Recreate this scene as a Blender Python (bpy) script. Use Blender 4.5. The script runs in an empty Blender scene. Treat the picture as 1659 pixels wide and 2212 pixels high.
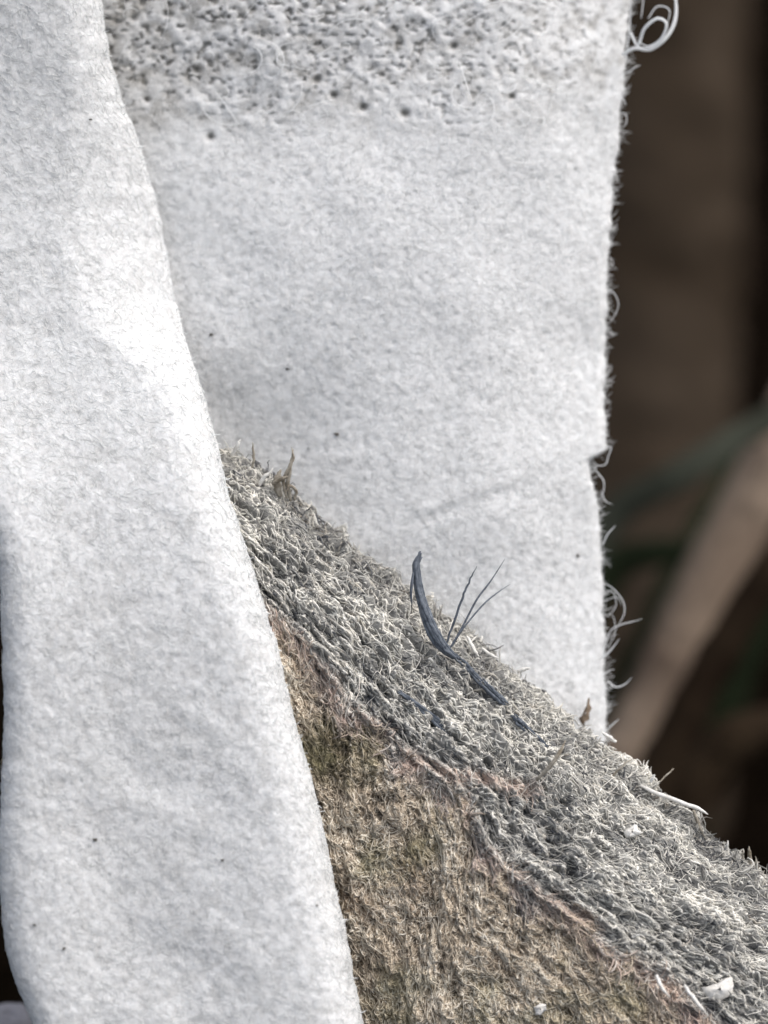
import bpy, math
import numpy as np
from mathutils import Vector, Matrix

C = bpy.context.scene.collection
rng = np.random.default_rng(11)

# ------------------------------------------------------------------ camera, sky, sun, exposure
K = 0.001                       # everything below is worked out in millimetres
PITCH = math.radians(30)
D = 120.0                       # lens to subject
HEIGHT = 95.0                   # subject above the soil
U = np.array([1.0, 0, 0])
V = np.array([0, math.sin(PITCH), math.cos(PITCH)])
W = np.array([0, -math.cos(PITCH), math.sin(PITCH)])
O = np.array([0, 0, HEIGHT])
R3 = np.stack([U, V, W])

cam = bpy.data.cameras.new('camera')
cam_o = bpy.data.objects.new('camera', cam); C.objects.link(cam_o)
cam.sensor_fit = 'VERTICAL'; cam.sensor_height = 36; cam.sensor_width = 27
cam.lens = 36 * D / 40.0
cam.clip_start = 0.002; cam.clip_end = 50
cam_o.matrix_world = Matrix.Translation(Vector((O + W * D) * K)) @ Matrix(((U[0], V[0], W[0]), (U[1], V[1], W[1]), (U[2], V[2], W[2]))).to_4x4()
cam.dof.use_dof = True
cam.dof.focus_distance = (D - 0.2) * K
cam.dof.aperture_fstop = 35
bpy.context.scene.camera = cam_o

SUN = U * 0.48 + V * 0.78 + W * 0.48
SUN = SUN / np.linalg.norm(SUN)
EL = math.asin(SUN[2]); AZ = math.atan2(SUN[0], SUN[1])
wd = bpy.data.worlds.new('World'); bpy.context.scene.world = wd; wd.use_nodes = True
nt = wd.node_tree
bg = nt.nodes['Background']
sky = nt.nodes.new('ShaderNodeTexSky'); sky.sky_type = 'NISHITA'; sky.sun_disc = False
sky.sun_elevation = EL; sky.sun_rotation = AZ
sky.air_density = 1.0; sky.dust_density = 6.0; sky.ozone_density = 1.0
hs = nt.nodes.new('ShaderNodeHueSaturation'); hs.inputs['Saturation'].default_value = 0.6   # overcast: nearly grey sky
nt.links.new(sky.outputs[0], hs.inputs['Color']); nt.links.new(hs.outputs[0], bg.inputs['Color'])
bg.inputs['Strength'].default_value = 0.14
sun = bpy.data.lights.new('sun', 'SUN'); sun.energy = 1.15; sun.angle = math.radians(85); sun.color = (1.0, 0.98, 0.955)
sun_o = bpy.data.objects.new('sun', sun); C.objects.link(sun_o)
sun_o.rotation_euler = Vector(SUN).to_track_quat('Z', 'Y').to_euler()
sun_o.location = Vector(SUN * 0.5)
vs = bpy.context.scene.view_settings
vs.view_transform = 'Standard'; vs.look = 'None'; vs.gamma = 1; vs.exposure = 0.39

# ------------------------------------------------------------------ helpers
PX = 40.0 / 2212                # mm per reference unit at the subject
def P(x, y, w):
    """millimetre point (u, v, w) seen at reference position x, y, at distance w in front of the subject plane"""
    x, y, w = np.broadcast_arrays(np.asarray(x, float), np.asarray(y, float), np.asarray(w, float))
    f = (D - w) / D
    return np.stack([(x - 829.5) * PX * f, (1106 - y) * PX * f, w], -1)
def world(p): return O + np.asarray(p) @ R3

def sstep(a, b, x):
    t = np.clip((x - a) / (b - a), 0, 1); return t * t * (3 - 2 * t)

def vnoise(x, y, seed):
    r = np.random.default_rng(seed); L = r.random((256, 256))
    xi = np.floor(x).astype(int); yi = np.floor(y).astype(int)
    fx = x - xi; fy = y - yi
    fx = fx * fx * (3 - 2 * fx); fy = fy * fy * (3 - 2 * fy)
    a = L[xi % 256, yi % 256]; b = L[(xi + 1) % 256, yi % 256]
    c = L[xi % 256, (yi + 1) % 256]; d = L[(xi + 1) % 256, (yi + 1) % 256]
    return (a * (1 - fx) + b * fx) * (1 - fy) + (c * (1 - fx) + d * fx) * fy - 0.5
def fbm(x, y, seed, octs=4, gain=0.5):
    o = 0; a = 1; f = 1
    for k in range(octs):
        o = o + a * vnoise(x * f + 17.3 * k, y * f + 5.1 * k, seed + k); a *= gain; f *= 2.03
    return o

def link(name, verts, faces, m, parent=None, base=None, smooth=True, attrs=None):
    """one mesh object; verts in world millimetres, faces an int array (n, 3 or 4)"""
    if base is None: base = np.zeros(3)
    v = ((verts - base) * K).astype(np.float32)
    faces = np.asarray(faces, np.int32); n, k = faces.shape
    me = bpy.data.meshes.new(name)
    me.vertices.add(len(v)); me.vertices.foreach_set('co', v.ravel())
    me.loops.add(n * k); me.loops.foreach_set('vertex_index', faces.ravel())
    me.polygons.add(n); me.polygons.foreach_set('loop_start', np.arange(0, n * k, k, dtype=np.int32))
    me.polygons.foreach_set('loop_total', np.full(n, k, np.int32))
    me.update(calc_edges=True)
    me.polygons.foreach_set('use_smooth', np.full(n, smooth, dtype=bool))
    for an, av in (attrs or {}).items():
        at = me.attributes.new(an, 'FLOAT', 'POINT'); at.data.foreach_set('value', av.astype(np.float32).ravel())
    me.materials.append(m)
    o = bpy.data.objects.new(name, me); C.objects.link(o)
    if parent is not None: o.parent = parent
    else: o.location = Vector(base * K)
    return o
def tag(o, label, cat, group=None):
    o['label'] = label; o['category'] = cat
    if group: o['group'] = group
    return o
def thing(name, label, cat, base, group=None):
    o = bpy.data.objects.new(name, None); C.objects.link(o)
    o.empty_display_size = 0.002
    o.location = Vector(np.asarray(base) * K)
    return tag(o, label, cat, group)

def grid_faces(nr, nc, wrap=False):
    i = np.arange(nr - 1)[:, None]; j = np.arange(nc if wrap else nc - 1)[None, :]
    j2 = (j + 1) % nc
    return np.stack([i * nc + j, (i + 1) * nc + j, (i + 1) * nc + j2, i * nc + j2], -1).reshape(-1, 4)
def grid_normals(p):
    a = np.gradient(p, axis=0); b = np.gradient(p, axis=1)
    n = np.cross(a, b); n /= np.linalg.norm(n, axis=-1, keepdims=True) + 1e-12
    return n * np.where((n[..., 2:] < 0), -1.0, 1.0)

def tubes(pts, rad, m=4, up=None):
    """pts (n, k, 3), rad (n, k): n tapering tubes; returns verts, faces"""
    n, k, _ = pts.shape
    t = np.gradient(pts, axis=1); t /= np.linalg.norm(t, axis=-1, keepdims=True) + 1e-12
    if up is None: up = np.array([0.13, 0.21, 1.0])
    a = np.cross(t, np.broadcast_to(up, t.shape)); a /= np.linalg.norm(a, axis=-1, keepdims=True) + 1e-9
    b = np.cross(t, a)
    ang = np.arange(m) * 2 * math.pi / m
    v = pts[:, :, None, :] + rad[:, :, None, None] * (a[:, :, None, :] * np.cos(ang)[None, None, :, None] + b[:, :, None, :] * np.sin(ang)[None, None, :, None])
    f0 = grid_faces(k, m, wrap=True)
    f = (f0[None] + (np.arange(n) * k * m)[:, None, None]).reshape(-1, 4)
    return v.reshape(-1, 3), f
def spline(c, n):
    c = np.asarray(c, float)
    q = np.vstack([2 * c[0] - c[1], c, 2 * c[-1] - c[-2]])
    s = np.linspace(0, len(c) - 1 - 1e-6, n); i = s.astype(int); f = (s - i)[:, None]
    p0, p1, p2, p3 = q[i], q[i + 1], q[i + 2], q[i + 3]
    return 0.5 * (2 * p1 + (p2 - p0) * f + (2 * p0 - 5 * p1 + 4 * p2 - p3) * f**2 + (3 * p1 - p0 - 3 * p2 + p3) * f**3)
def interp(yk, xk, y): return np.interp(y, yk, xk)
def smooth_interp(yk, xk, y, wdt):
    return sum(np.interp(y + o, yk, xk) for o in np.linspace(-wdt, wdt, 7)) / 7

def fibres(pos, nrm, n, length, rad, npts=5, m=4, curl=1.0, bias=None, spread=math.pi, lift=0.02, tip=0.0, weight=None, seed=0, region=None):
    """n curved fibres lying over a grid surface. bias: mean heading (radians, 0 = along rows); tip: how far their end rises"""
    r = np.random.default_rng(seed)
    nr, nc, _ = pos.shape
    if weight is not None:
        cdf = np.cumsum(weight.ravel()); idx = np.searchsorted(cdf, r.random(n) * cdf[-1])
        i = idx // nc + r.random(n); j = idx % nc + r.random(n)
    else:
        i = r.random(n) * (nr - 1); j = r.random(n) * (nc - 1)
    di = np.linalg.norm(np.gradient(pos, axis=0), axis=-1); dj = np.linalg.norm(np.gradient(pos, axis=1), axis=-1)
    L = r.uniform(*length, n) * np.clip(r.normal(1, .25, n), .5, 1.8)
    a = (0 if bias is None else bias) + (r.uniform(-spread, spread, n) if bias is None else r.normal(0, spread, n))
    kap = r.normal(0, curl, n)
    out = []
    lf = lift * r.uniform(0.0, 1.6, n); tp = tip * np.abs(r.normal(0, 1, n))
    for k in range(npts):
        i0 = np.clip(i, 0, nr - 1.001); j0 = np.clip(j, 0, nc - 1.001)
        ii = i0.astype(int); jj = j0.astype(int); fi = (i0 - ii)[:, None]; fj = (j0 - jj)[:, None]
        def bl(A): return (A[ii, jj] * (1 - fi) + A[ii + 1, jj] * fi) * (1 - fj) + (A[ii, jj + 1] * (1 - fi) + A[ii + 1, jj + 1] * fi) * fj
        p = bl(pos); q = bl(nrm); q /= np.linalg.norm(q, axis=-1, keepdims=True) + 1e-9
        s = k / (npts - 1)
        h = lf * math.sin(math.pi * min(1, s * 1.1)) + tp * s ** 1.6 - (0.02 if k == 0 else 0)
        out.append(p + q * h[:, None])
        step = L / (npts - 1)
        i = i + step * np.cos(a) / (di[ii, jj] + 1e-6); j = j + step * np.sin(a) / (dj[ii, jj] + 1e-6)
        a = a + kap / (npts - 1) + r.normal(0, curl * 0.25, n)
    pts = np.stack(out, 1)
    R = r.uniform(*rad, n)[:, None] * np.interp(np.linspace(0, 1, npts), [0, .2, .75, 1], [.6, 1, .9, .25])[None]
    v, f = tubes(pts, R, m)
    per = np.repeat(np.arange(n), npts * m)
    start = pts[:, 0]
    return v, f, per, start, r

# ------------------------------------------------------------------ materials
def mat(name, rough=0.9, spec=0.1):
    m = bpy.data.materials.new(name); m.use_nodes = True
    b = m.node_tree.nodes['Principled BSDF']
    b.inputs['Roughness'].default_value = rough; b.inputs['Specular IOR Level'].default_value = spec
    return m, m.node_tree, b
def N(t, kind, **kw):
    n = t.nodes.new(kind)
    for k, v in kw.items():
        if k in n.inputs: n.inputs[k].default_value = v
        else: setattr(n, k, v)
    return n
def attr(t, name): return N(t, 'ShaderNodeAttribute', attribute_name=name).outputs['Fac']
def coord(t): return N(t, 'ShaderNodeTexCoord').outputs['Object']
def noise(t, scale, detail=4, rough=.55, vec=None):
    n = N(t, 'ShaderNodeTexNoise', Scale=scale, Detail=detail, Roughness=rough)
    t.links.new(vec or coord(t), n.inputs['Vector']); return n.outputs['Fac']
def ramp(t, fac, stops):
    r = t.nodes.new('ShaderNodeValToRGB'); e = r.color_ramp.elements
    while len(e) < len(stops): e.new(0.5)
    for el, (p, c) in zip(e, stops): el.position = p; el.color = (*c, 1)
    t.links.new(fac, r.inputs[0]); return r.outputs[0]
def mix(t, fac, a, b):
    n = t.nodes.new('ShaderNodeMix'); n.data_type = 'RGBA'
    for s, val in ((0, fac), (6, a), (7, b)):
        if hasattr(val, 'node'): t.links.new(val, n.inputs[s])
        else: n.inputs[s].default_value = val if s == 0 else (*val, 1)
    return n.outputs[2]
def bump(t, b, h, strength, dist):
    n = N(t, 'ShaderNodeBump', Strength=strength, Distance=dist); t.links.new(h, n.inputs['Height'])
    t.links.new(n.outputs[0], b.inputs['Normal'])

felt, t, b = mat('white felt', 0.95, 0.05)
c1 = ramp(t, noise(t, 3600, 5, .65), [(.34, (.67, .678, .678)), (.62, (.825, .838, .842))])
c2 = mix(t, attr(t, 'dirt_shade'), c1, (.29, .277, .25))  # soiled top, plus the front fold's shading painted into the colour
t.links.new(c2, b.inputs['Base Color'])
b.inputs['Subsurface Weight'].default_value = 0.75; b.inputs['Subsurface Radius'].default_value = (1, .97, .95); b.inputs['Subsurface Scale'].default_value = .0005
bump(t, b, noise(t, 4600, 6, .8), .65, .00015)

felt_fibre, t, b = mat('white felt fibre', 0.7, 0.25)
c1 = mix(t, attr(t, 'tint'), (.87, .878, .875), (.965, .978, .98))
c2 = mix(t, attr(t, 'dirt_shade'), c1, (.33, .31, .27)); t.links.new(c2, b.inputs['Base Color'])

def wood_colour(t):
    side = attr(t, 'side'); tint = attr(t, 'tint')
    grey = ramp(t, tint, [(0.0, (.078, .083, .092)), (.4, (.335, .332, .315)), (.75, (.60, .59, .545)), (1.0, (.84, .82, .76))])
    brown = ramp(t, tint, [(0.0, (.11, .085, .06)), (.4, (.47, .395, .305)), (.75, (.68, .595, .475)), (1.0, (.82, .76, .65))])
    col = mix(t, side, grey, brown)
    red = N(t, 'ShaderNodeMath', operation='MULTIPLY')
    t.links.new(ramp(t, noise(t, 260, 3), [(.30, (.6, .6, .6)), (.46, (0, 0, 0))]), red.inputs[0]); t.links.new(side, red.inputs[1])
    col = mix(t, red.outputs[0], col, (.25, .165, .105))
    col = mix(t, attr(t, 'arris'), col, (.68, .54, .46))
    alg = N(t, 'ShaderNodeMath', operation='MULTIPLY')
    t.links.new(ramp(t, noise(t, 330, 3), [(.50, (0, 0, 0)), (.68, (.55, .55, .55))]), alg.inputs[0]); t.links.new(side, alg.inputs[1])
    return mix(t, alg.outputs[0], col, (.25, .24, .13))
wood, t, b = mat('weathered wood', 0.95, 0.08)
c = wood_colour(t); c = mix(t, .35, c, mix(t, noise(t, 3500, 4, .7), (.03, .027, .022), c)) 
t.links.new(c, b.inputs['Base Color']); bump(t, b, noise(t, 6000, 4, .7), .8, .00015)
wood_fibre, t, b = mat('raised wood fibre', 0.85, 0.15)
t.links.new(wood_colour(t), b.inputs['Base Color'])

def soften(t, b, col, amount):
    # thin fibres and loose felt let part of the light through
    tr = N(t, 'ShaderNodeBsdfTranslucent'); mx = N(t, 'ShaderNodeMixShader'); mx.inputs[0].default_value = amount
    t.links.new(col, tr.inputs[0]); t.links.new(b.outputs[0], mx.inputs[1]); t.links.new(tr.outputs[0], mx.inputs[2])
    t.links.new(mx.outputs[0], t.nodes['Material Output'].inputs[0])
def plain(name, stops, scale, rough=.8, spec=.2, bscale=None, bdist=.0003):
    m, t, b = mat(name, rough, spec)
    t.links.new(ramp(t, noise(t, scale, 5), stops), b.inputs['Base Color'])
    if bscale: bump(t, b, noise(t, bscale, 5), .7, bdist)
    return m
soften(felt_fibre.node_tree, felt_fibre.node_tree.nodes['Principled BSDF'], felt_fibre.node_tree.nodes['Principled BSDF'].inputs['Base Color'].links[0].from_socket, .5)
blue = plain('dull blue thread', [(.3, (.045, .056, .074)), (.7, (.155, .178, .21))], 5000, .6, .3, 8000, .00005)
speck = plain('dark grime', [(.3, (.06, .055, .05)), (.7, (.20, .18, .16))], 4000, .9, .1, 6000, .0001)
chaff = plain('brown husk', [(.3, (.09, .064, .044)), (.7, (.27, .21, .155))], 1800, .7, .2, 4000, .0001)
white_bit = plain('pale cellulose', [(.3, (.62, .60, .55)), (.7, (.86, .85, .82))], 3000, .6, .3, 5000, .00008)
splint = plain('tan splinter wood', [(.3, (.14, .115, .08)), (.7, (.46, .43, .37))], 2500, .8, .2, 5000, .0001)
soil = plain('dark damp soil', [(.3, (.002, .0016, .001)), (.7, (.008, .0055, .004))], 180, 1, 0, 500, .003)
bark = plain('dark brown post wood', [(.3, (.026, .019, .013)), (.7, (.060, .046, .034))], 110, 1, 0, 500, .0008)
tan = plain('dry tan stem', [(.32, (.075, .05, .036)), (.68, (.29, .222, .165))], 170, .8, .2, 900, .0004)
dull = plain('faded brown stem', [(.3, (.010, .006, .004)), (.7, (.030, .021, .013))], 160, .95, .03, 700, .0004)
green = plain('dull grey green leaf', [(.3, (.030, .032, .023)), (.7, (.055, .060, .046))], 140, .8, .08, 700, .0003)
green2 = plain('dark green leaf', [(.3, (.005, .008, .003)), (.7, (.013, .019, .008))], 160, .8, .08, 700, .0003)
stone = plain('pale grey pebble stone', [(.3, (.20, .19, .20)), (.7, (.42, .41, .44))], 500, .8, .2, 1500, .0003)

# ------------------------------------------------------------------ ground
g = np.linspace(-1, 1, 220); g = np.sign(g) * (np.abs(g) ** 2.2) * 900
gx, gy = np.meshgrid(g, g + 60, indexing='ij')
near = np.exp(-((gx / 260) ** 2 + ((gy - 60) / 260) ** 2))
gz = fbm(gx / 14, gy / 14, 71, 4) * 7 * near + fbm(gx / 120, gy / 120, 75, 2) * 25 * (1 - near) - 4
go = link('ground', np.stack([gx, gy, gz], -1).reshape(-1, 3), grid_faces(220, 220), soil)
go['kind'] = 'structure'

# ------------------------------------------------------------------ felt strip: back panel and front fold
strip_base = world(P(700, 2450, 0))
strip = thing('felt_strip', 'white fuzzy felt strip folded over the weathered wooden stake', 'fabric strip', strip_base)

# back panel
ry = [-400, 0, 120, 200, 330, 400, 560, 700, 840, 960, 972, 985, 996, 1015, 1060, 1110, 1200, 1330, 1450, 1560, 1800, 2200]
rx = [1375, 1362, 1350, 1344, 1333, 1325, 1314, 1308, 1307, 1307, 1309, 1290, 1273, 1275, 1285, 1292, 1300, 1304, 1307, 1307, 1305, 1300]
def back_w(x, y):
    r = (x - 1000) / 330.0
    w = -4.0 - 1.9 * np.clip(r, 0, 2) ** 2 - 0.6 * sstep(0, 1, (500 - x) / 400)
    w = w + 0.7 * np.exp(-((y - 700) / 420.0) ** 2) * np.exp(-((x - 800) / 300.0) ** 2)
    # crease running up to the right above the stake
    cy = 1130 - (x - 880) * 0.34
    fade = sstep(840, 930, x) * (1 - sstep(1080, 1220, x))
    w = w + fade * (0.06 * np.exp(-(((y - cy) + 16) / 16.0) ** 2) - 0.07 * np.exp(-((y - cy) / 17.0) ** 2))
    w = w - 0.8 * np.exp(-(((x - 560) / 190.0) ** 2 + ((y - 985) / 190.0) ** 2))      # hollow shaped in to deepen the shade beside the stake
    w = w + fbm(x / 260, y / 260, 3, 2) * 0.55
    return w
ys = np.concatenate([np.linspace(-400, -40, 30)[:-1], np.linspace(-40, 440, 165)[:-1], np.linspace(440, 1640, 340)[:-1], np.linspace(1640, 2200, 60)])
cs = 1 - (1 - np.linspace(0, 1, 340)) ** 1.0
Y = np.broadcast_to(ys[:, None], (len(ys), 340))
XR = smooth_interp(ry, rx, ys, 5) + 7 * fbm(ys / 22, ys * 0, 21, 3)
XL = np.full_like(XR, 120)
XS = smooth_interp(ry, rx, ys, 160)
X = XL[:, None] + (XS - XL)[:, None] * cs[None] + (XR - XS)[:, None] * cs[None] ** 14
wb = back_w(X, Y)
mm = PX
pit = np.zeros_like(X); dirt_shade = np.zeros_like(X)
r1 = np.random.default_rng(5)
npit = 900
py_ = 400 * r1.random(npit) - 20; px_ = r1.uniform(240, 1310, npit)
dens = np.exp(-(py_ / 330.0) ** 2 * 1.0) * np.interp(px_, [240, 500, 900, 1310], [1.0, 1.0, .9, .65])
dens *= 1 - sstep(130, 420, py_ + 60 * fbm(px_ / 120, px_ * 0, 8, 2)) 
keep = r1.random(npit) < dens
extra = [(425, 150), (552, 148), (480, 232), (318, 215), (455, 295), (250, 150), (610, 105), (650, 70), (875, 245), (685, 172), (720, 205), (785, 232), (545, 20), (360, 30), (290, 40), (1105, 208), (980, 100)]
px_ = np.concatenate([px_[keep], [e[0] for e in extra]]); py_ = np.concatenate([py_[keep], [e[1] for e in extra]])
amp = np.concatenate([.5 * r1.uniform(.25, .9, keep.sum()) * np.clip(dens[keep] + .25, 0, 1), np.full(len(extra), 1.15)])
sg = r1.uniform(5.5, 10, len(px_))
# a scatter of faint pits lower down as well
px_ = np.concatenate([px_, r1.uniform(430, 1300, 420)]); py_ = np.concatenate([py_, r1.uniform(330, 1500, 420)])
amp = np.concatenate([amp, r1.uniform(.05, .28, 420)]); sg = np.concatenate([sg, r1.uniform(4, 8, 420)])
for a_, x0, y0, s_ in zip(amp, px_, py_, sg):
    i0, i1 = np.searchsorted(ys, (y0 - 4 * s_, y0 + 4 * s_)); sub = slice(max(0, i0), i1)
    e = np.exp(-(((X[sub] - x0) / s_) ** 2 + ((Y[sub] - y0) / (s_ * .9)) ** 2))
    pit[sub] = np.maximum(pit[sub], a_ * e)
# an open mesh of looped fibre: irregular joined gaps, thinning out downwards
zone = (1 - sstep(60, 430, Y + 110 * fbm(X / 120, Y / 120, 14, 3))) * np.interp(X, [230, 500, 950, 1310], [1.0, 1.0, .85, .5])
mesh_gap = fbm(X / 11 + .6 * fbm(X / 20, Y / 20, 15, 2), Y / 9.5, 16, 2)
pit = np.maximum(pit, .66 * zone * sstep(.10, .42, mesh_gap + .20 * (zone - .75)))
top = 1 - sstep(120, 400, Y + 90 * fbm(X / 110, Y / 110, 9, 3))
lum = fbm(X / 26, Y / 26, 31, 3)
wb = wb - 0.25 * pit + 0.07 * lum * (0.4 + .7 * top) + 0.035 * fbm(X / 8, Y / 8, 35, 2)
dirt_shade = .95 * np.clip(pit - .08, 0, .8) + top * np.clip(-lum * 1.1 - .02, 0, .35) + 0.10 * top + 0.30 * top * sstep(620, 260, X) * np.clip(.75 + fbm(X / 60, Y / 60, 12, 2), 0, 1)  # darker in pits and low relief, soiled veil over the top and upper left
for k in range(150):                                    # soft soiled patches between the pores
    x0, y0, s_ = r1.uniform(230, 1250), 300 * r1.random() - 20, r1.uniform(9, 26)
    i0, i1 = np.searchsorted(ys, (y0 - 3 * s_, y0 + 3 * s_)); sub = slice(max(0, i0), i1)
    dirt_shade[sub] += r1.uniform(.04, .22) * np.exp(-(((X[sub] - x0) / s_) ** 2 + ((Y[sub] - y0) / (s_ * .7)) ** 2)) * (1.15 - (x0 - 230) / 1500)
dirt_shade = np.clip(dirt_shade, 0, .9)
for x0, y0, r_, h_ in [(480, 150, 95, .2), (660, 125, 70, .2), (330, 95, 60, .16), (880, 95, 75, .16), (560, 215, 60, .14), (1010, 60, 65, .14), (760, 200, 55, .12)]:
    rr_ = np.hypot(X - x0, (Y - y0) * 1.15) + 14 * fbm(X / 40, Y / 40, 19, 2)           # matted swirls
    swirl = np.exp(-((rr_ - r_) / 13) ** 2) * np.clip(.6 + 1.4 * fbm(X / 70, Y / 70, 23, 2) - (Y - y0) / (2.2 * r_), 0, 1)
    wb = wb + .45 * h_ * swirl; dirt_shade = dirt_shade * (1 - .8 * swirl)
edge = (XR[:, None] - X) * mm
wb = wb - 0.35 * (1 - np.sqrt(np.clip(1 - (1 - np.clip(edge / .35, 0, 1)) ** 2, 0, 1)))
back_p = P(X, Y, wb); back_n = grid_normals(back_p)
# wrap a thickness on: front sheet, then a coarse rear sheet 0.9 mm behind
nr, nc = X.shape
rear_c = np.linspace(1, 0, 30)
Xr = XL[:, None] + (XR - XL)[:, None] * rear_c[None]
Yr = np.broadcast_to(ys[:, None], Xr.shape)
rear = P(Xr, Yr, back_w(Xr, Yr) - 0.9 + 0.35 * np.abs(rear_c * 2 - 1)[None] ** 12 * 0.6)
ringp = np.concatenate([back_p, rear], 1)
ringd = np.concatenate([dirt_shade, np.zeros_like(Xr)], 1)
link('back_panel', world(ringp.reshape(-1, 3)), grid_faces(nr, nc + 30, wrap=True)[:, ::-1], felt, strip, strip_base, attrs={'dirt_shade': ringd.ravel()})

# front fold
fy = [-400, 0, 100, 200, 330, 470, 680, 780, 880, 960, 1060, 1180, 1310, 1400, 1500, 1640, 1750, 1880, 2000, 2100, 2212, 2450]
fx = [190, 220, 232, 256, 310, 346, 386, 416, 446, 470, 490, 530, 570, 601, 622, 660, 690, 716, 745, 761, 786, 830]
ly = [-400, 0, 900, 1000, 1200, 1300, 1560, 1700, 1850, 1950, 2080, 2170, 2212, 2330, 2450]
lx = [-300, -280, -130, -60, -3, 2, 9, 3, -4, 0, 17, 52, 72, 110, 130]
fys = np.concatenate([np.linspace(-400, -40, 40)[:-1], np.linspace(-40, 2260, 640)[:-1], np.linspace(2260, 2450, 25)])
FR = smooth_interp(fy, fx, fys, 45) + 4 * fbm(fys / 30, fys * 0, 61, 3); FL = smooth_interp(ly, lx, fys, 45) + 3 * fbm(fys / 40, fys * 0, 63, 3)
NCF = 250
q = np.linspace(0, 1, NCF); q = 0.35 * q + 0.65 * (0.5 - 0.5 * np.cos(math.pi * q))
FX = FL[:, None] + (FR - FL)[:, None] * q[None]; FY = np.broadcast_to(fys[:, None], FX.shape)
tr = (FR[:, None] - FX) * mm; tl = (FX - FL[:, None]) * mm
wf = smooth_interp([-400, 0, 250, 500, 700, 850, 1050, 1300, 2450], [0.2, -0.6, -1.3, -1.2, -0.4, 0.7, 2.4, 3.3, 4.2], fys, 90)
merge = sstep(120, 520, fys) * (1 - sstep(640, 860, fys))
RR = 2.0 + 2.2 * merge
DR = 2.0 - 0.0 * merge
h = np.clip(1 - tr / RR[:, None], 0, 1)
drop_round = DR[:, None] * (1 - np.sqrt(np.clip(1 - h ** 2, 0, 1)))
drop_soft = (DR + .4)[:, None] * h ** 1.7
drop = drop_round * (1 - merge[:, None]) + drop_soft * merge[:, None]
hl = np.clip(1 - tl / 1.2, 0, 1)
drop = drop + 0.9 * (1 - np.sqrt(np.clip(1 - hl ** 2, 0, 1)))
soft = fbm(FX / 300, FY / 500, 41, 2) * .4
# a long shallow hollow down the middle, fuller towards the right edge
hollow = -0.2 * np.exp(-((q[None] - .42) / .24) ** 2) * sstep(500, 1000, FY)
# shallow diagonal wrinkles low on the fold
wr = 0.10 * np.sin((FX * .55 - FY * .42) / 34 + 3 * fbm(FX / 150, FY / 150, 44, 2)) * sstep(1350, 1750, FY) * np.exp(-((q[None] - .5) / .25) ** 2)
lum = fbm(FX / 26, FY / 26, 51, 3)
wF = wf[:, None] - drop + (soft + hollow + wr) * np.clip(np.minimum(tr, tl) / 2.5, 0, 1) + 0.05 * lum + 0.03 * fbm(FX / 8, FY / 8, 55, 2)
front_p = P(FX, FY, wF); front_n = grid_normals(front_p)
fd = np.clip(np.clip(-lum - .12, 0, .16) + 0.02, 0, 1) * (0.4 + .4 * sstep(300, 1000, FY)) + .055 * sstep(500, 1000, FY) * np.exp(-((q[None] - .4) / .25) ** 2)  # darker low relief; warm grey shading painted down the middle of the fold
qr = np.linspace(1, 0, 24)
FXr = FL[:, None] + (FR - FL)[:, None] * qr[None]
trr = np.minimum((FR[:, None] - FXr), (FXr - FL[:, None])) * mm
wr_ = wf[:, None] - 2.45 - 0.25 * np.clip(trr, 0, 1)
frear = P(FXr, np.broadcast_to(fys[:, None], FXr.shape), wr_)
link('front_fold', world(np.concatenate([front_p, frear], 1).reshape(-1, 3)), grid_faces(len(fys), NCF + 24, wrap=True)[:, ::-1], felt, strip, strip_base,
     attrs={'dirt_shade': np.concatenate([fd, np.zeros_like(FXr)], 1).ravel()})

# matted surface fibres
def fuzz(pos, nrm, dirt_shade_map, n, seed, weight, **kw):
    v, f, per, st, r = fibres(pos, nrm, n, (.10, .60), (.006, .0175), npts=4, m=3, curl=1.6, lift=.010, tip=.022, weight=weight, seed=seed, **kw)
    tint = r.random(n) ** .8
    return v, f, tint[per], np.zeros(len(per))
wgt = ((Y > -30) & (Y < 1650) & (X > 215)).astype(float) * np.linalg.norm(np.gradient(back_p, axis=0), axis=-1)
wgt *= (1 - 0.6 * top) * (1 - .8 * np.clip(pit * 2, 0, 1))
v, f, ti, di_ = fuzz(back_p, back_n, dirt_shade, 23000, 101, wgt)
o = link('surface_fuzz', world(v), f, felt_fibre, strip, strip_base, attrs={'tint': ti, 'dirt_shade': di_}); o['kind'] = 'stuff'
wgt = ((FY > -30) & (FY < 2240)).astype(float) * np.linalg.norm(np.gradient(front_p, axis=1), axis=-1)
v, f, ti, di_ = fuzz(front_p, front_n, fd, 22000, 102, wgt)
o = link('surface_fuzz', world(v), f, felt_fibre, strip, strip_base, attrs={'tint': ti, 'dirt_shade': di_}); o['kind'] = 'stuff'

# short hairs along the cut edges
def edge_hairs(ye, xe, we, n, sgn, ln, seed, rad=(.012, .03)):
    r = np.random.default_rng(seed)
    y = r.uniform(max(-20, ye[0]), min(2230, ye[-1]), n); x = np.interp(y, ye, xe); w = np.interp(y, ye, we)
    ang = r.normal(0.35, .75, n); L = ln * r.exponential(1, n) + 3
    L = np.clip(L, 3, ln * 4)
    kap = r.normal(0, 1.1, n)
    pts = []
    cx, cy, cw = x - sgn * 4, y, w - r.uniform(.1, .6, n)
    for k in range(6):
        pts.append(P(cx, cy, cw))
        cx = cx + sgn * np.cos(ang) * L / 5; cy = cy - np.sin(ang) * L / 5; cw = cw + r.normal(0, .04, n); ang = ang + kap / 5
    pts = np.stack(pts, 1)
    R = r.uniform(*rad, n)[:, None] * np.array([1, 1, .95, .9, .7, .3])[None]
    return pts, R
pts, R = edge_hairs(ys, XR, wb[:, -1], 2000, 1, 8, 7, (.005, .015))
v, f = tubes(pts, R, 4)
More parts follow.
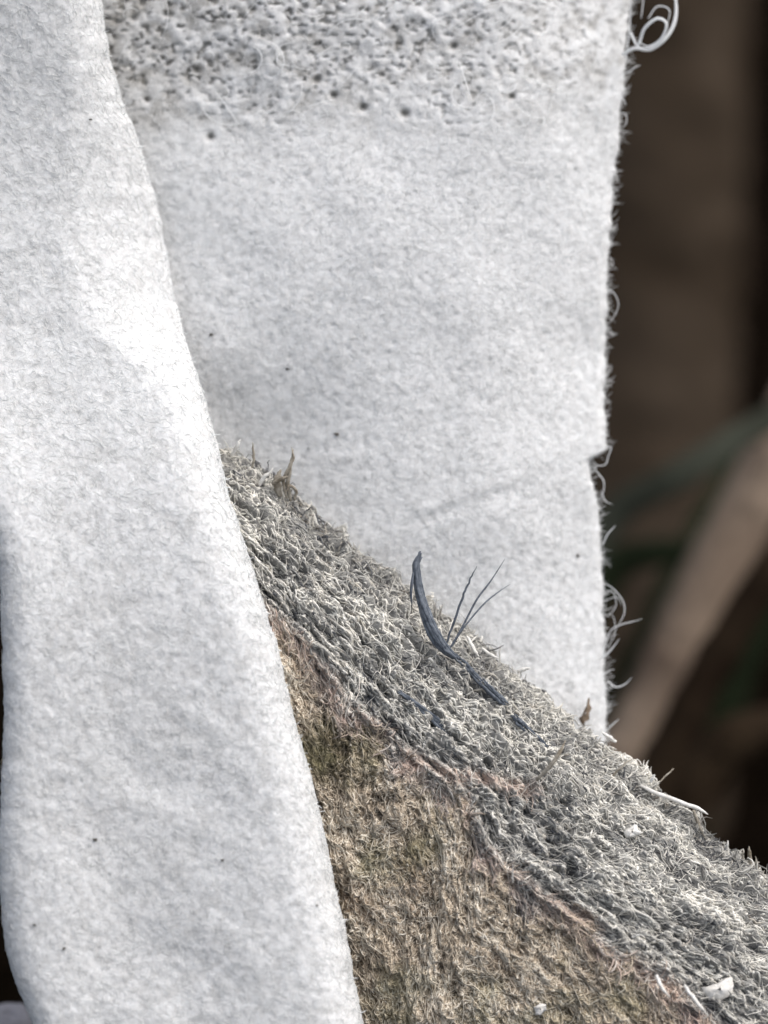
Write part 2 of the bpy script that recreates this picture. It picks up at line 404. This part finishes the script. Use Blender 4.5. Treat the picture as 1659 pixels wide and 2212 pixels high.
o = link('edge_fuzz', world(v), f, felt_fibre, strip, strip_base, attrs={'tint': np.repeat(rng.uniform(.6, 1, 2000), 24), 'dirt_shade': np.zeros(len(v))}); o['kind'] = 'stuff'
pts, R = edge_hairs(fys, FR - 2, wF[:, -1] + 1.2, 520, 1, 5, 8, (.01, .022))
v, f = tubes(pts, R, 4)
o = link('edge_fuzz', world(v), f, felt_fibre, strip, strip_base, attrs={'tint': np.repeat(rng.uniform(.6, 1, 520), 24), 'dirt_shade': np.zeros(len(v))}); o['kind'] = 'stuff'

def hair(name, pts, r0, m, parent, base, taper=(.7, 1, .85, .2), n=None, wob=0.0, sides=6, attrs=True, rprof=None):
    """a single curved fibre through reference positions (x, y, w)"""
    c = np.array([P(*p) for p in pts]); n = n or 6 * len(pts)
    s = spline(c, n)
    if wob: s = s + rng.normal(0, wob, s.shape)
    if rprof is None: rad = r0 * np.interp(np.linspace(0, 1, n), np.linspace(0, 1, len(taper)), taper)
    else: rad = np.interp(np.linspace(0, 1, n), np.linspace(0, 1, len(rprof)), rprof)
    v, f = tubes(s[None], rad[None], sides)
    cap = np.array([[k for k in range(sides)][:4], [(n - 1) * sides + k for k in range(sides)][:4]])
    # close both ends with a centre vertex fan made of degenerate-free quads: shrink last rings
    v = v.reshape(n, sides, 3)
    v = np.concatenate([s[0] + (v[:1] - s[0]) * .05, v, s[-1] + (v[-1:] - s[-1]) * .05])
    f = grid_faces(n + 2, sides, wrap=True)
    v = v.reshape(-1, 3)
    a = {'tint': np.full(len(v), rng.uniform(.7, 1)), 'dirt_shade': np.zeros(len(v)), 'side': np.zeros(len(v)), 'arris': np.zeros(len(v))} if attrs else None
    return link(name, world(v), f, m, parent, base, attrs=a)

ew = -5.4
for pts, r0 in [
    ([(1352, 130, ew), (1360, 60, ew), (1364, -20, ew + .3)], .05),
    ([(1345, 118, ew), (1372, 104, ew + .3), (1405, 106, ew + .4), (1440, 80, ew + .5), (1459, 40, ew + .4), (1458, -10, ew + .2), (1440, -60, ew)], .10),
    ([(1362, 70, ew), (1378, 98, ew + .2), (1392, 62, ew + .6), (1420, 40, ew + .9), (1440, 52, ew + .9), (1428, 84, ew + .6), (1400, 100, ew + .5), (1378, 88, ew + .4)], .075),
    ([(1400, 40, ew), (1420, 14, ew), (1446, 22, ew + .2), (1440, 60, ew + .4)], .05),
    ([(1385, 40, ew - .2), (1392, -20, ew - .2)], .035),
    ([(1340, 162, ew), (1358, 156, ew + .2), (1372, 145, ew + .4), (1384, 141, ew + .4)], .045),
    ([(1334, 205, ew), (1346, 214, ew + .2), (1353, 228, ew + .2)], .04),
    ([(1330, 250, ew), (1350, 245, ew), (1352, 268, ew), (1330, 285, ew)], .03),
    ([(1312, 625, ew), (1326, 632, ew), (1336, 660, ew), (1322, 690, ew), (1312, 700, ew)], .025),
    ([(1305, 968, ew), (1320, 966, ew + .2), (1314, 985, ew), (1308, 1003, ew), (1290, 1005, ew), (1279, 992, ew)], .04),
    ([(1282, 1008, ew), (1290, 1020, ew), (1304, 1040, ew + .2), (1302, 1068, ew + .2), (1290, 1090, ew)], .032),
    ([(1298, 1060, ew), (1308, 1082, ew), (1324, 1090, ew + .2)], .028),
    ([(1302, 1178, ew), (1312, 1155, ew + .2), (1330, 1135, ew + .3)], .05),
    ([(1298, 1258, ew), (1320, 1268, ew + .2), (1344, 1295, ew + .4), (1349, 1322, ew + .4), (1336, 1350, ew + .4), (1315, 1385, ew)], .032),
    ([(1300, 1275, ew), (1325, 1280, ew), (1330, 1310, ew), (1310, 1330, ew), (1300, 1310, ew)], .025),
    ([(1303, 1300, ew), (1332, 1290, ew + .2), (1344, 1310, ew + .3)], .022),
    ([(1300, 1420, ew), (1318, 1365, ew + .2), (1340, 1350, ew + .4), (1366, 1343, ew + .5), (1388, 1337, ew + .5)], .04),
    ([(1312, 1400, ew), (1328, 1370, ew), (1326, 1335, ew + .2), (1312, 1322, ew)], .024),
    ([(1296, 1425, ew + .2), (1316, 1408, ew + .3), (1338, 1380, ew + .5)], .06),
    ([(1300, 1462, ew), (1316, 1448, ew), (1328, 1446, ew)], .03),
    ([(1312, 1470, ew), (1330, 1484, ew + .2), (1350, 1478, ew + .3), (1364, 1464, ew + .4)], .05),
    ([(1305, 1585, ew), (1318, 1570, ew + .4), (1337, 1553, ew + .5)], .06),
    ([(1310, 1600, ew), (1326, 1596, ew + .2)], .04),
]:
    hair('loose_fibre', pts, r0 * .9 if r0 > .07 else r0 * .58, felt_fibre, strip, strip_base)
# curled fibres over the soiled top of the panel and over the stake edge
r2 = np.random.default_rng(77); cp = []
for k in range(64):
    x = r2.uniform(250, 1300); y = r2.uniform(0, 330); a = r2.uniform(0, 6.28); kp = r2.normal(0, 2.2); L = r2.uniform(40, 130); row = []
    for s in range(9):
        row.append(P(x, y, back_w(x, y) + .12 + .1 * math.sin(s * .4)))
        x += math.cos(a) * L / 8; y += math.sin(a) * L / 8 * .8; a += kp / 8
    cp.append(row)
cp = np.array(cp); cr = r2.uniform(.010, .026, 64)[:, None] * np.array([.4, .8, 1, 1, 1, 1, 1, .8, .3])[None]
v, f = tubes(cp, cr, 5)
o = link('matted_curls', world(v), f, felt_fibre, strip, strip_base, attrs={'tint': np.repeat(r2.uniform(.4, 1, 64), 45), 'dirt_shade': np.zeros(len(v))}); o['kind'] = 'stuff'

# ------------------------------------------------------------------ wooden stake
E = np.array([(330, 880), (420, 930), (470, 962), (560, 1012), (640, 1085), (700, 1140), (800, 1192), (900, 1278), (1000, 1362), (1100, 1443), (1200, 1528), (1300, 1600), (1400, 1692), (1500, 1762), (1560, 1830), (1640, 1868), (1760, 1960), (1900, 2080), (2400, 2480), (8200, 7500)], float)
A = np.array([(240, 1010), (360, 1105), (460, 1195), (520, 1262), (575, 1322), (640, 1385), (705, 1468), (790, 1558), (850, 1608), (925, 1660), (1000, 1742), (1035, 1805), (1085, 1882), (1160, 1932), (1235, 1985), (1325, 2058), (1430, 2130), (1560, 2240), (2050, 2640), (7850, 7660)], float)
key = np.arange(len(E), dtype=float)
sv = np.concatenate([np.linspace(0, 17, 520)[:-1], np.linspace(17, 19, 60)])
def curve(c): return np.stack([smooth_interp(key, c[:, 0], sv, .25), smooth_interp(key, c[:, 1], sv, .25)], -1)
jag = fbm(sv * 2.2, sv * 0, 90, 4)
Es = curve(E) + np.stack([jag * 0, jag * 16], -1); As = curve(A) + np.stack([12 * fbm(sv * 1.5, sv * 0, 95, 3), 14 * fbm(sv * 1.7, sv * 0 + 3, 97, 3)], -1)
Bs = curve(A) + np.array([-250.0, 640.0])
wA = np.interp(sv, [0, 3, 8, 14, 17, 19], [.0, .5, 1.3, 2.2, 2.6, 3.0]); wE = np.interp(sv, [0, 4, 12, 19], [-2.7, -2.5, -2.2, -1.6])
NT, NB = 104, 190
tt = np.linspace(0, 1, NT)[None, :, None]; tb = np.linspace(0, 1, NB + 1)[None, 1:, None]
xy = np.concatenate([Es[:, None] * (1 - tt) + As[:, None] * tt, As[:, None] * (1 - tb) + Bs[:, None] * tb], 1)
t1 = np.linspace(0, 1, NT)[None]; t2 = np.linspace(0, 1, NB + 1)[None, 1:]
wtop = wE[:, None] + (wA - wE)[:, None] * (1 - (1 - t1) ** 2.0) ** .75
wbot = wA[:, None] - 0.3 * t2 - 2.2 * t2 ** 2
wS = np.concatenate([wtop, wbot], 1)
SX, SY = xy[..., 0], xy[..., 1]
ST = np.concatenate([np.broadcast_to(t1, wtop.shape), 1 + np.broadcast_to(t2, wbot.shape)], 1)
acr = np.concatenate([t1 * 330, 330 + t2 * 680], 1) * np.ones_like(SX)          # across, reference units
alo = np.cumsum(np.r_[0, np.linalg.norm(np.diff(curve(E), axis=0), axis=1)])[:, None] * np.ones_like(SX)
isb = sstep(.93, 1.07, ST)
grain = fbm(acr / 13, alo / 120, 111, 3)                 # long grooves along the grain
rag = fbm(acr / 14, alo / 22, 115, 3)                    # ragged clumps
deep = np.clip(fbm(acr / 30, alo / 60, 119, 3) - .22, 0, 1)
bcr = fbm(acr / 55, alo / 70, 123, 4)
dsp = (1 - isb) * (.46 * grain + .40 * rag) + isb * (.30 * rag + .38 * bcr) - (.9 - .4 * isb) * deep
dsp = dsp + .12 * fbm(acr / 6, alo / 9, 127, 2)
base_p = P(SX, SY, wS); base_n = grid_normals(base_p)
lip = .30 * np.exp(-((ST - .975) / .022) ** 2) * np.clip(.6 + 1.6 * fbm(alo / 90, acr * 0, 151, 3), 0, 1.2)
stake_p = base_p + base_n * (dsp + lip)[..., None]; stake_n = base_n
stake_base = world(P(1500, 2300, 0))
stake = thing('wooden_stake', 'weathered wooden stake with fuzzy grey top and brown side under the white felt', 'wooden stake', stake_base)
seam = fbm(acr / 40, alo / 40, 131, 3) + 1.6 * fbm(acr / 90, alo / 110, 133, 2)
side = sstep(.95, 1.06, ST + .10 * seam)
arr = np.exp(-((ST - 1.0 + .05 * seam) / np.where(ST < 1, .055, .035)) ** 2) * np.clip(.7 + 1.2 * fbm(acr / 60, alo / 90, 135, 2), 0, .95)
stain = np.exp(-(((SX - 735) / 90) ** 2 + ((SY - 1610) / 110) ** 2)) + .6 * np.exp(-(((SX - 1130) / 70) ** 2 + ((SY - 1965) / 25) ** 2)) + .5 * np.exp(-(((SX - 1520) / 70) ** 2 + ((SY - 2210) / 30) ** 2))
stain = stain * np.clip(.8 + 1.2 * fbm(acr / 40, alo / 40, 161, 3), 0, 1.4)
arr = np.maximum(arr, .9 * np.exp(-((SY - (1662 + (SX - 940) * .19) + 14 * fbm(SX / 30, SX * 0, 163, 2)) / 13) ** 2) * sstep(900, 960, SX) * (1 - sstep(1140, 1180, SX)))
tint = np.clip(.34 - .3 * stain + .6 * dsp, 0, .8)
rc = np.linspace(0, 1, 12)[None, 1:-1, None]
rear_xy = Bs[:, None] * (1 - rc) + Es[:, None] * rc
rear_w = np.broadcast_to(-3.2, rear_xy.shape[:2])
stp = np.concatenate([stake_p, P(rear_xy[..., 0], rear_xy[..., 1], rear_w)], 1)
z = np.zeros(rear_xy.shape[:2])
link('stake_body', world(stp.reshape(-1, 3)), grid_faces(len(sv), stp.shape[1], wrap=True), wood, stake, stake_base,
     attrs={'side': np.concatenate([side, z + .5], 1).ravel(), 'tint': np.concatenate([tint, z + .3], 1).ravel(), 'arris': np.concatenate([arr, z], 1).ravel()})

vis = ((SX > 430) & (SX < 1720) & (SY < 2270)).astype(float) * np.linalg.norm(np.gradient(base_p, axis=0), axis=-1) * np.linalg.norm(np.gradient(base_p, axis=1), axis=-1)
vis *= 1 - ((SX < np.interp(SY, fy, fx) - 40)).astype(float)
def wood_fuzz(name, n, seed, wgt, length, rad, spread, curl, lift, tip, bias=0.0, bright=(.35, .22), sd=None):
    v, f, per, st, r = fibres(stake_p, stake_n, n, length, rad, npts=5, m=3, curl=curl, bias=bias, spread=spread, lift=lift, tip=tip, weight=wgt, seed=seed)
    # nearest grid attributes for each fibre's start
    cdf = np.cumsum(wgt.ravel()); rr = np.random.default_rng(seed); idx = np.searchsorted(cdf, rr.random(n) * cdf[-1])
    s0 = side.ravel()[idx]; d0 = dsp.ravel()[idx] - 1.3 * stain.ravel()[idx]; a0 = arr.ravel()[idx]
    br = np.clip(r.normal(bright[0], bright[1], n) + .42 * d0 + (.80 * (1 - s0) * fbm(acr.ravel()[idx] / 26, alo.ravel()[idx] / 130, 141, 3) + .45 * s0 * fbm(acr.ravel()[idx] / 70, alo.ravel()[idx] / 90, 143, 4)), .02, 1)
    o = link(name, world(v), f, wood_fibre, stake, stake_base, attrs={'side': np.clip(s0 + r.normal(0, .12, n), 0, 1)[per], 'tint': br[per], 'arris': np.clip(a0 * r.uniform(.3, 1.3, n), 0, 1)[per]})
    o['kind'] = 'stuff'; return o
wood_fuzz('wood_chips', 9000, 207, vis * (1 - .8 * side), (.10, .36), (.024, .062), .6, .4, .03, .02, bright=(.58, .33))
wood_fuzz('wood_chips', 9000, 208, vis * np.clip(side, .05, 1), (.08, .30), (.018, .050), 1.8, .5, .03, .02, bright=(.70, .24))
wood_fuzz('raised_fibres', 7500, 201, vis * (1 - .8 * side), (.14, .75), (.016, .060), .45, .6, .03, .012, bright=(.60, .27))
wood_fuzz('raised_fibres', 6500, 202, vis * np.clip(side, .05, 1), (.14, .62), (.012, .045), 1.7, .8, .05, .035, bright=(.72, .22))
wood_fuzz('fine_fibres', 3500, 203, vis, (.4, 1.5), (.010, .022), 1.1, .8, .08, .07, bright=(.85, .15))
# ragged nap standing up along the top edge and along the ridge
etop = vis * (ST < .12); wood_fuzz('edge_nap', 900, 204, etop, (.3, .9), (.018, .045), 1.6, 1.3, .1, .20, bias=-1.2, bright=(.55, .2))
erid = vis * np.exp(-((ST - 1) / .05) ** 2); wood_fuzz('edge_nap', 900, 205, erid, (.3, 1.0), (.016, .04), 1.4, 1.2, .1, .16, bright=(.6, .2))

# single splinters that stand clear
def top_w(x, y, dw=0.0):
    k = np.argmin((SX - x) ** 2 + (SY - y) ** 2); return float(stake_p.reshape(-1, 3)[k, 2]) + dw
for pts, r0, m in [
    ([(628, 1082, -1.6), (622, 1045, -1.3), (628, 1005, -1.0), (633, 972, -.9)], .085, splint),
    ([(620, 1075, -1.5), (612, 1040, -1.2), (622, 1015, -1.0), (634, 990, -.9), (630, 968, -.9)], .07, splint),
    ([(636, 1080, -1.6), (640, 1060, -1.4), (626, 1050, -1.2), (616, 1066, -1.2)], .07, splint),
    ([(560, 1048, -1.4), (572, 1030, -1.2), (590, 1012, -1.1)], .12, white_bit),
    ([(604, 1072, -1.6), (598, 1040, -1.4), (606, 1015, -1.3)], .16, splint),
    ([(588, 1045, -1.3), (605, 1036, -1.0), (622, 1030, -.9)], .10, splint),
    ([(500, 985, -1.6), (512, 962, -1.3), (520, 950, -1.2)], .13, white_bit),
    ([(545, 1010, -1.5), (548, 985, -1.3), (545, 955, -1.2)], .06, splint),
    ([(1360, 1685, -1.6), (1420, 1715, -1.0), (1480, 1735, -.6), (1515, 1750, -.5), (1530, 1760, -.6)], .13, white_bit),
    ([(1497, 1750, -.9), (1510, 1785, -1.0), (1525, 1815, -1.4)], .08, splint),
    ([(1570, 1850, -1.6), (1572, 1815, -1.2)], .12, white_bit),
    ([(1600, 1885, -1.4), (1605, 1835, -1.1)], .06, splint), ([(1625, 1890, -1.3), (1620, 1850, -1), (1618, 1828, -.9)], .09, splint),
    ([(1640, 1895, -1.2), (1632, 1850, -.9)], .06, splint),
    ([(1108, 1908, 3.2), (1107, 1868, 3.6)], .055, white_bit),
    ([(1418, 2106, 3.6), (1428, 2130, 3.8), (1448, 2155, 3.7)], .11, white_bit),
    ([(1478, 2128, 3.4), (1505, 2165, 3.7), (1530, 2195, 3.7)], .12, white_bit),
    ([(1560, 1990, 1.9), (1540, 1960, 2.2)], .07, white_bit), ([(1365, 2025, 3), (1385, 2018, 3.2)], .07, white_bit),
    ([(1160, 1685, 1.6), (1200, 1640, 2.0), (1222, 1600, 1.8)], .09, splint), ([(1010, 1375, -.9), (1025, 1405, -.4), (1035, 1420, -.5)], .11, white_bit),
    ([(1040, 1400, -1), (1062, 1415, -.6), (1078, 1422, -.7)], .10, white_bit), ([(1118, 1450, -1.6), (1145, 1443, -1.4)], .12, white_bit),
    ([(1330, 1602, -2.0), (1312, 1590, -1.6), (1300, 1582, -1.6)], .12, white_bit), ([(1405, 1690, -1.2), (1415, 1672, -1.0)], .12, white_bit),
    ([(1310, 1690, -.8), (1348, 1652, -.6), (1365, 1640, -.7)], .05, splint),
    ([(1455, 1660, -2.4), (1430, 1685, -2), (1415, 1698, -2)], .03, splint),
]:
    hair('splinter', pts, r0 if m is splint else r0 * (.72 if abs(pts[0][0] - pts[-1][0]) > 24 else .6), m, stake, stake_base, n=14, wob=.012)

# ------------------------------------------------------------------ blue thread
tb_ = world(P(960, 1400, 1))
thread = thing('blue_thread', 'frayed dull blue thread stitched into the grey top of the stake', 'thread', tb_)
bw = lambda x, y, d=.12: (x, y, top_w(x, y, d))
core = [(908, 1192, .1), (899, 1220, .2), (902, 1260, .2), (911, 1300, .3), (926, 1342, .4), (944, 1378, .5), (963, 1404, .5), (984, 1424, .3)]
for k in range(7):
    off = (k - 3) * 1.0
    wide = [.8, 1.4, 1.9, 2.5, 3.0, 3.4, 3.2, 2.2]
    hair('strand', [(x + off * wd_ + rng.normal(0, .9), y + rng.normal(0, 2) + (abs(off) * 4 if q_ == 0 else 0), w_ + .06 * (3 - abs(off)) + rng.normal(0, .03)) for q_, ((x, y, w_), wd_) in enumerate(zip(core, wide))],
         .078, blue, thread, tb_, n=40, sides=8, wob=.006, attrs=False, taper=(.5, 1, 1, 1, 1, .5))
hair('strand', [(897, 1215, .3), (888, 1275, .5), (890, 1310, .2)], .06, blue, thread, tb_, attrs=False)
hair('strand', [(960, 1400, .5), (975, 1360, .6), (996, 1300, .8), (1014, 1255, .9), (1030, 1222, 1.0)], .05, blue, thread, tb_, attrs=False, wob=.012)
hair('strand', [(972, 1400, .5), (1000, 1352, .5), (1030, 1295, .4), (1060, 1255, .3), (1091, 1207, .2)], .042, blue, thread, tb_, attrs=False)
hair('strand', [(975, 1398, .4), (1005, 1352, .3), (1045, 1305, -.2), (1075, 1280, -.9), (1102, 1262, -1.6)], .034, blue, thread, tb_, attrs=False)
def stitch(pts):
    for k in range(4):
        o_ = (k - 1.5) * 3.2
        hair('stitch', [(x + o_ * .6 + rng.normal(0, 1.2) - (6 if q_ == 0 else 0) * rng.random(), y - o_ * .7 + rng.normal(0, 1.2), w_ + rng.normal(.05, .05)) for q_, (x, y, w_) in enumerate(pts)],
             .068, blue, thread, tb_, n=24, sides=6, wob=.012, attrs=False, taper=(.3, .9, 1, .9, .3))
stitch([bw(975, 1412, .1), bw(1000, 1432, .0), bw(1025, 1458, .08), bw(1055, 1490, .1), bw(1092, 1527, .0)])
stitch([bw(1045, 1470, .3), bw(1075, 1502, .35), bw(1096, 1522, .2)])
stitch([bw(1105, 1545, .08), bw(1125, 1562, .1), bw(1150, 1585, .12), bw(1182, 1614, .05)])
stitch([bw(862, 1492, -.05), bw(900, 1522, .03), bw(940, 1555, .05), bw(988, 1596, -.05)])  # dark strands laid in to paint a thin line of shade

# ------------------------------------------------------------------ loose bits lying on stake and felt
def flake(name, label, cat, outline, dw, m, surf, thick=.12, group=None, dome=.1):
    o_ = np.repeat(np.array(outline, float), 2, 0); o_[1::2] = (o_[1::2] + np.roll(o_, -1, 0)[1::2]) / 2; c = o_.mean(0)
    if len(outline) != 8 or thick > .051: o_ = o_ + rng.normal(0, 2.2, o_.shape)
    ring = np.array([c + (o_ - c) * s for s in (1.0, .72, .4, .1)])
    rows = []
    for k, s in enumerate((0, .5, .85, 1)):
        rows.append(P(ring[k][:, 0], ring[k][:, 1], surf(c[0], c[1]) + dw + thick + dome * s + .035 * rng.normal(size=len(o_))))
    rows.insert(0, rows[0] - np.array([0, 0, thick + .1]))
    rows.insert(0, P(ring[3][:, 0], ring[3][:, 1], surf(c[0], c[1]) + dw - .1))
    v = np.array(rows); base = world(P(c[0], c[1], surf(c[0], c[1]) + dw))
    o = link(name, world(v.reshape(-1, 3)), grid_faces(len(rows), len(o_), wrap=True), m, None, base)
    return tag(o, label, cat, group)
ss = lambda x, y: top_w(x, y)
flake('white_flake', 'large white curled flake at the lower right of the stake', 'flake', [(1515, 2135), (1540, 2128), (1562, 2118), (1580, 2108), (1584, 2130), (1575, 2152), (1550, 2162), (1532, 2158)], .05, white_bit, ss, .06, dome=.2)
flake('white_flake', 'white fluffy clump on the grey stake left of the long white hair', 'flake', [(1345, 1795), (1362, 1786), (1378, 1784), (1386, 1796), (1370, 1806), (1352, 1812)], .08, white_bit, ss, .08)
flake('white_flake', 'small white chip on the brown side of the stake near the lower edge', 'flake', [(1150, 2180), (1168, 2170), (1182, 2172), (1178, 2186), (1160, 2192)], .1, white_bit, ss, .08)
flake('brown_husk', 'pointed brown husk scrap standing against the white felt above the stake', 'husk', [(1252, 1562), (1256, 1548), (1262, 1530), (1268, 1512), (1274, 1510), (1274, 1532), (1270, 1552), (1262, 1572)], .45, chaff, lambda x, y: -4.4, .1)
def felt_w(x, y):
    if x < np.interp(y, fy, fx):
        k = np.argmin((FX - x) ** 2 + (FY - y) ** 2); return float(wF.ravel()[k])
    k = np.argmin((X - x) ** 2 + (Y - y) ** 2); return float(wb.ravel()[k])
for x, y, s, lab in [
    (205, 1815, 7, 'dark triangular grime speck on the lower front fold of the felt'),
    (456, 723, 7, 'round dark speck on the back panel close to the front fold crease'),
    (727, 938, 7, 'dark speck on the back panel above the top end of the stake'),
    (621, 797, 6, 'small grey speck on the back panel between the two darker specks'),
    (138, 2050, 7, 'dark oblong speck at the bottom left of the front fold'),
    (480, 1858, 5, 'faint grey speck right of the middle of the lower front fold'),
    (74, 1998, 6, 'dark curled speck near the left edge of the front fold'),
    (685, 1956, 4, 'tiny pale grey speck near the right edge of the lower front fold'),
    (1248, 1200, 7, 'grey speck on the back panel beside its frayed right edge'),
    (195, 258, 6, 'short thin dark fleck high on the front fold'),
]:
    a = np.linspace(0, 2 * math.pi, 9)[:-1]; rr = .8 * s * rng.uniform(.5, 1.2, 8)
    flake('dirt_speck', lab, 'speck', np.stack([x + rr * np.cos(a), y + rr * np.sin(a) * (.7 if s != 6 else .45)], -1), -.02, speck, felt_w, .05, 'dark specks on the white felt', dome=.05)

# ------------------------------------------------------------------ background behind the strip
def rod(name, label, cat, pts, radii, m, n=40, sides=20, rough=.06, group=None, flat=1.0, seed=0):
    """a round stem (flat=1) or a leaf blade (flat<1) through millimetre points; first point stands in the soil"""
    c = np.array([world(p) if len(p) == 3 else p[0] for p in pts])
    d = c[1] - c[2]; d /= np.linalg.norm(d); low = [c[1]]               # grown up from the soil in an easy curve
    while low[-1][2] > -6 and len(low) < 40:
        d = d * .8 + np.array([0, 0, -.2]); d /= np.linalg.norm(d); low.append(low[-1] + d * 9)
    c = np.vstack([np.array(low[::-1]), c[2:]]); n = n * 2; s = spline(c, n)
    t = np.gradient(s, axis=0); t /= np.linalg.norm(t, axis=1, keepdims=True)
    up = W * .8 + V * .3
    a = np.cross(t, up); a /= np.linalg.norm(a, axis=1, keepdims=True); bb = np.cross(a, t)
    ang = np.arange(sides) * 2 * math.pi / sides
    ii, jj = np.meshgrid(np.arange(n), np.arange(sides), indexing='ij')
    rad = np.interp(np.linspace(0, 1, n), np.linspace(0, 1, len(radii)), radii)[:, None] * (1 + rough * 2 * fbm(ii * .45, np.abs(jj - sides / 2) * .5, 300 + seed, 3))
    v = s[:, None] + (rad * np.cos(ang))[..., None] * a[:, None] + (rad * np.sin(ang) * flat)[..., None] * bb[:, None]
    v = np.concatenate([s[0] + (v[:1] - s[0]) * .03, v, s[-1] + (v[-1:] - s[-1]) * .03])
    base = s[0]
    o = link(name, v.reshape(-1, 3), grid_faces(n + 2, sides, wrap=True), m, None, base)
    return tag(o, label, cat, group)
def PB(x, y, w): return P(x, y, w)
def soil_pt(x, y, w, z=-6.0):
    p = world(P(x, y, w)); p[2] = z; return (p,)

rod('brown_post', 'thick dark brown post out of focus behind the right edge of the felt', 'post',
    [soil_pt(1350, 1700, -150), PB(1355, 1240, -150), PB(1365, 800, -150), PB(1380, 300, -150), PB(1395, -300, -150)], [9.2, 9.2, 9.2, 9.4, 9.4], bark, 60, 32, .05, seed=1)
rod('grass_blade', 'long grey green blade slanting up to the right across the brown post', 'grass blade',
    [soil_pt(1180, 1500, -58), PB(1230, 1260, -58), PB(1330, 1110, -57), PB(1480, 1020, -55), PB(1620, 930, -55), PB(1800, 830, -55)], [1.0, 1.2, 1.15, 1.05, .95, .7], green, 50, 16, .05, 'blades behind the felt strip', .25, 2)
rod('grass_blade', 'dark green blade lying level below the slanting blade', 'grass blade',
    [soil_pt(1240, 1500, -63), PB(1270, 1300, -63), PB(1340, 1215, -63), PB(1460, 1190, -62), PB(1600, 1200, -62)], [1.0, 1.3, 1.35, 1.3, .6], green2, 40, 16, .05, 'blades behind the felt strip', .3, 3)
rod('grass_blade', 'dark green blade running alongside the left of the tan stem', 'grass blade',
    [soil_pt(1240, 1800, -70), PB(1330, 1560, -70), PB(1400, 1400, -70), PB(1480, 1220, -71), PB(1600, 1000, -74), PB(1700, 850, -77)], [1.0, 1.5, 1.5, 1.3, 1.1, .6], green2, 50, 16, .05, 'blades behind the felt strip', .3, 4)
rod('grass_blade', 'dark green blade at the right margin below the tan stem', 'grass blade',
    [soil_pt(1500, 1900, -70), PB(1535, 1620, -70), PB(1610, 1420, -70), PB(1690, 1260, -70), PB(1800, 1100, -70)], [.9, 1.25, 1.3, 1.2, .7], green2, 40, 16, .05, 'blades behind the felt strip', .3, 5)
rod('dry_stem', 'pale tan dry stem out of focus slanting beside the felt', 'stem',
    [soil_pt(1210, 1980, -62), PB(1340, 1690, -60), PB(1425, 1500, -60), PB(1500, 1330, -60), PB(1590, 1150, -60), PB(1690, 950, -60), PB(1850, 640, -62)], [1.85, 1.9, 1.85, 1.95, 1.95, 1.85, 1.7], tan, 70, 24, .05, 'dry stems behind the stake', seed=6)
rod('dry_stem', 'dull brown stem low behind the hairy top edge of the stake', 'stem',
    [soil_pt(1400, 1900, -55), PB(1470, 1760, -55), PB(1540, 1640, -55), PB(1600, 1590, -55), PB(1720, 1560, -57)], [1.6, 1.7, 1.8, 1.5, 1.2], dull, 40, 20, .1, 'dry stems behind the stake', seed=7)
rod('dry_stem', 'thin dark brown strip added for the shaded right side of the tan stem', 'stem',
    [soil_pt(1340, 1900, -49), PB(1430, 1650, -49), PB(1520, 1470, -49), PB(1620, 1300, -49), PB(1760, 1080, -49)], [1.2, 1.2, 1.2, 1.2, 1.0], dull, 40, 20, .1, 'dry stems behind the stake', seed=8)  # dark rod added to paint the tan stem's shaded side

def pebble(label, c, r, seed):
    th, ph = np.meshgrid(np.linspace(.02, math.pi - .02, 24), np.arange(32) * 2 * math.pi / 32, indexing='ij')
    k = 1 + .25 * fbm(th * 1.5 + 3, np.abs(ph - math.pi) * 1.2, seed, 3)
    d = np.stack([np.sin(th) * np.cos(ph) * 1.2, np.sin(th) * np.sin(ph), np.cos(th) * .8], -1) * (k * r)[..., None]
    cw = world(c); o = link('pebble', (cw + d).reshape(-1, 3), grid_faces(24, 32, wrap=True), stone, None, cw); tag(o, label, 'stone')
pebble('pale grey pebble just showing at the bottom left corner behind the felt', P(15, 2225, -10), 1.3, 500)
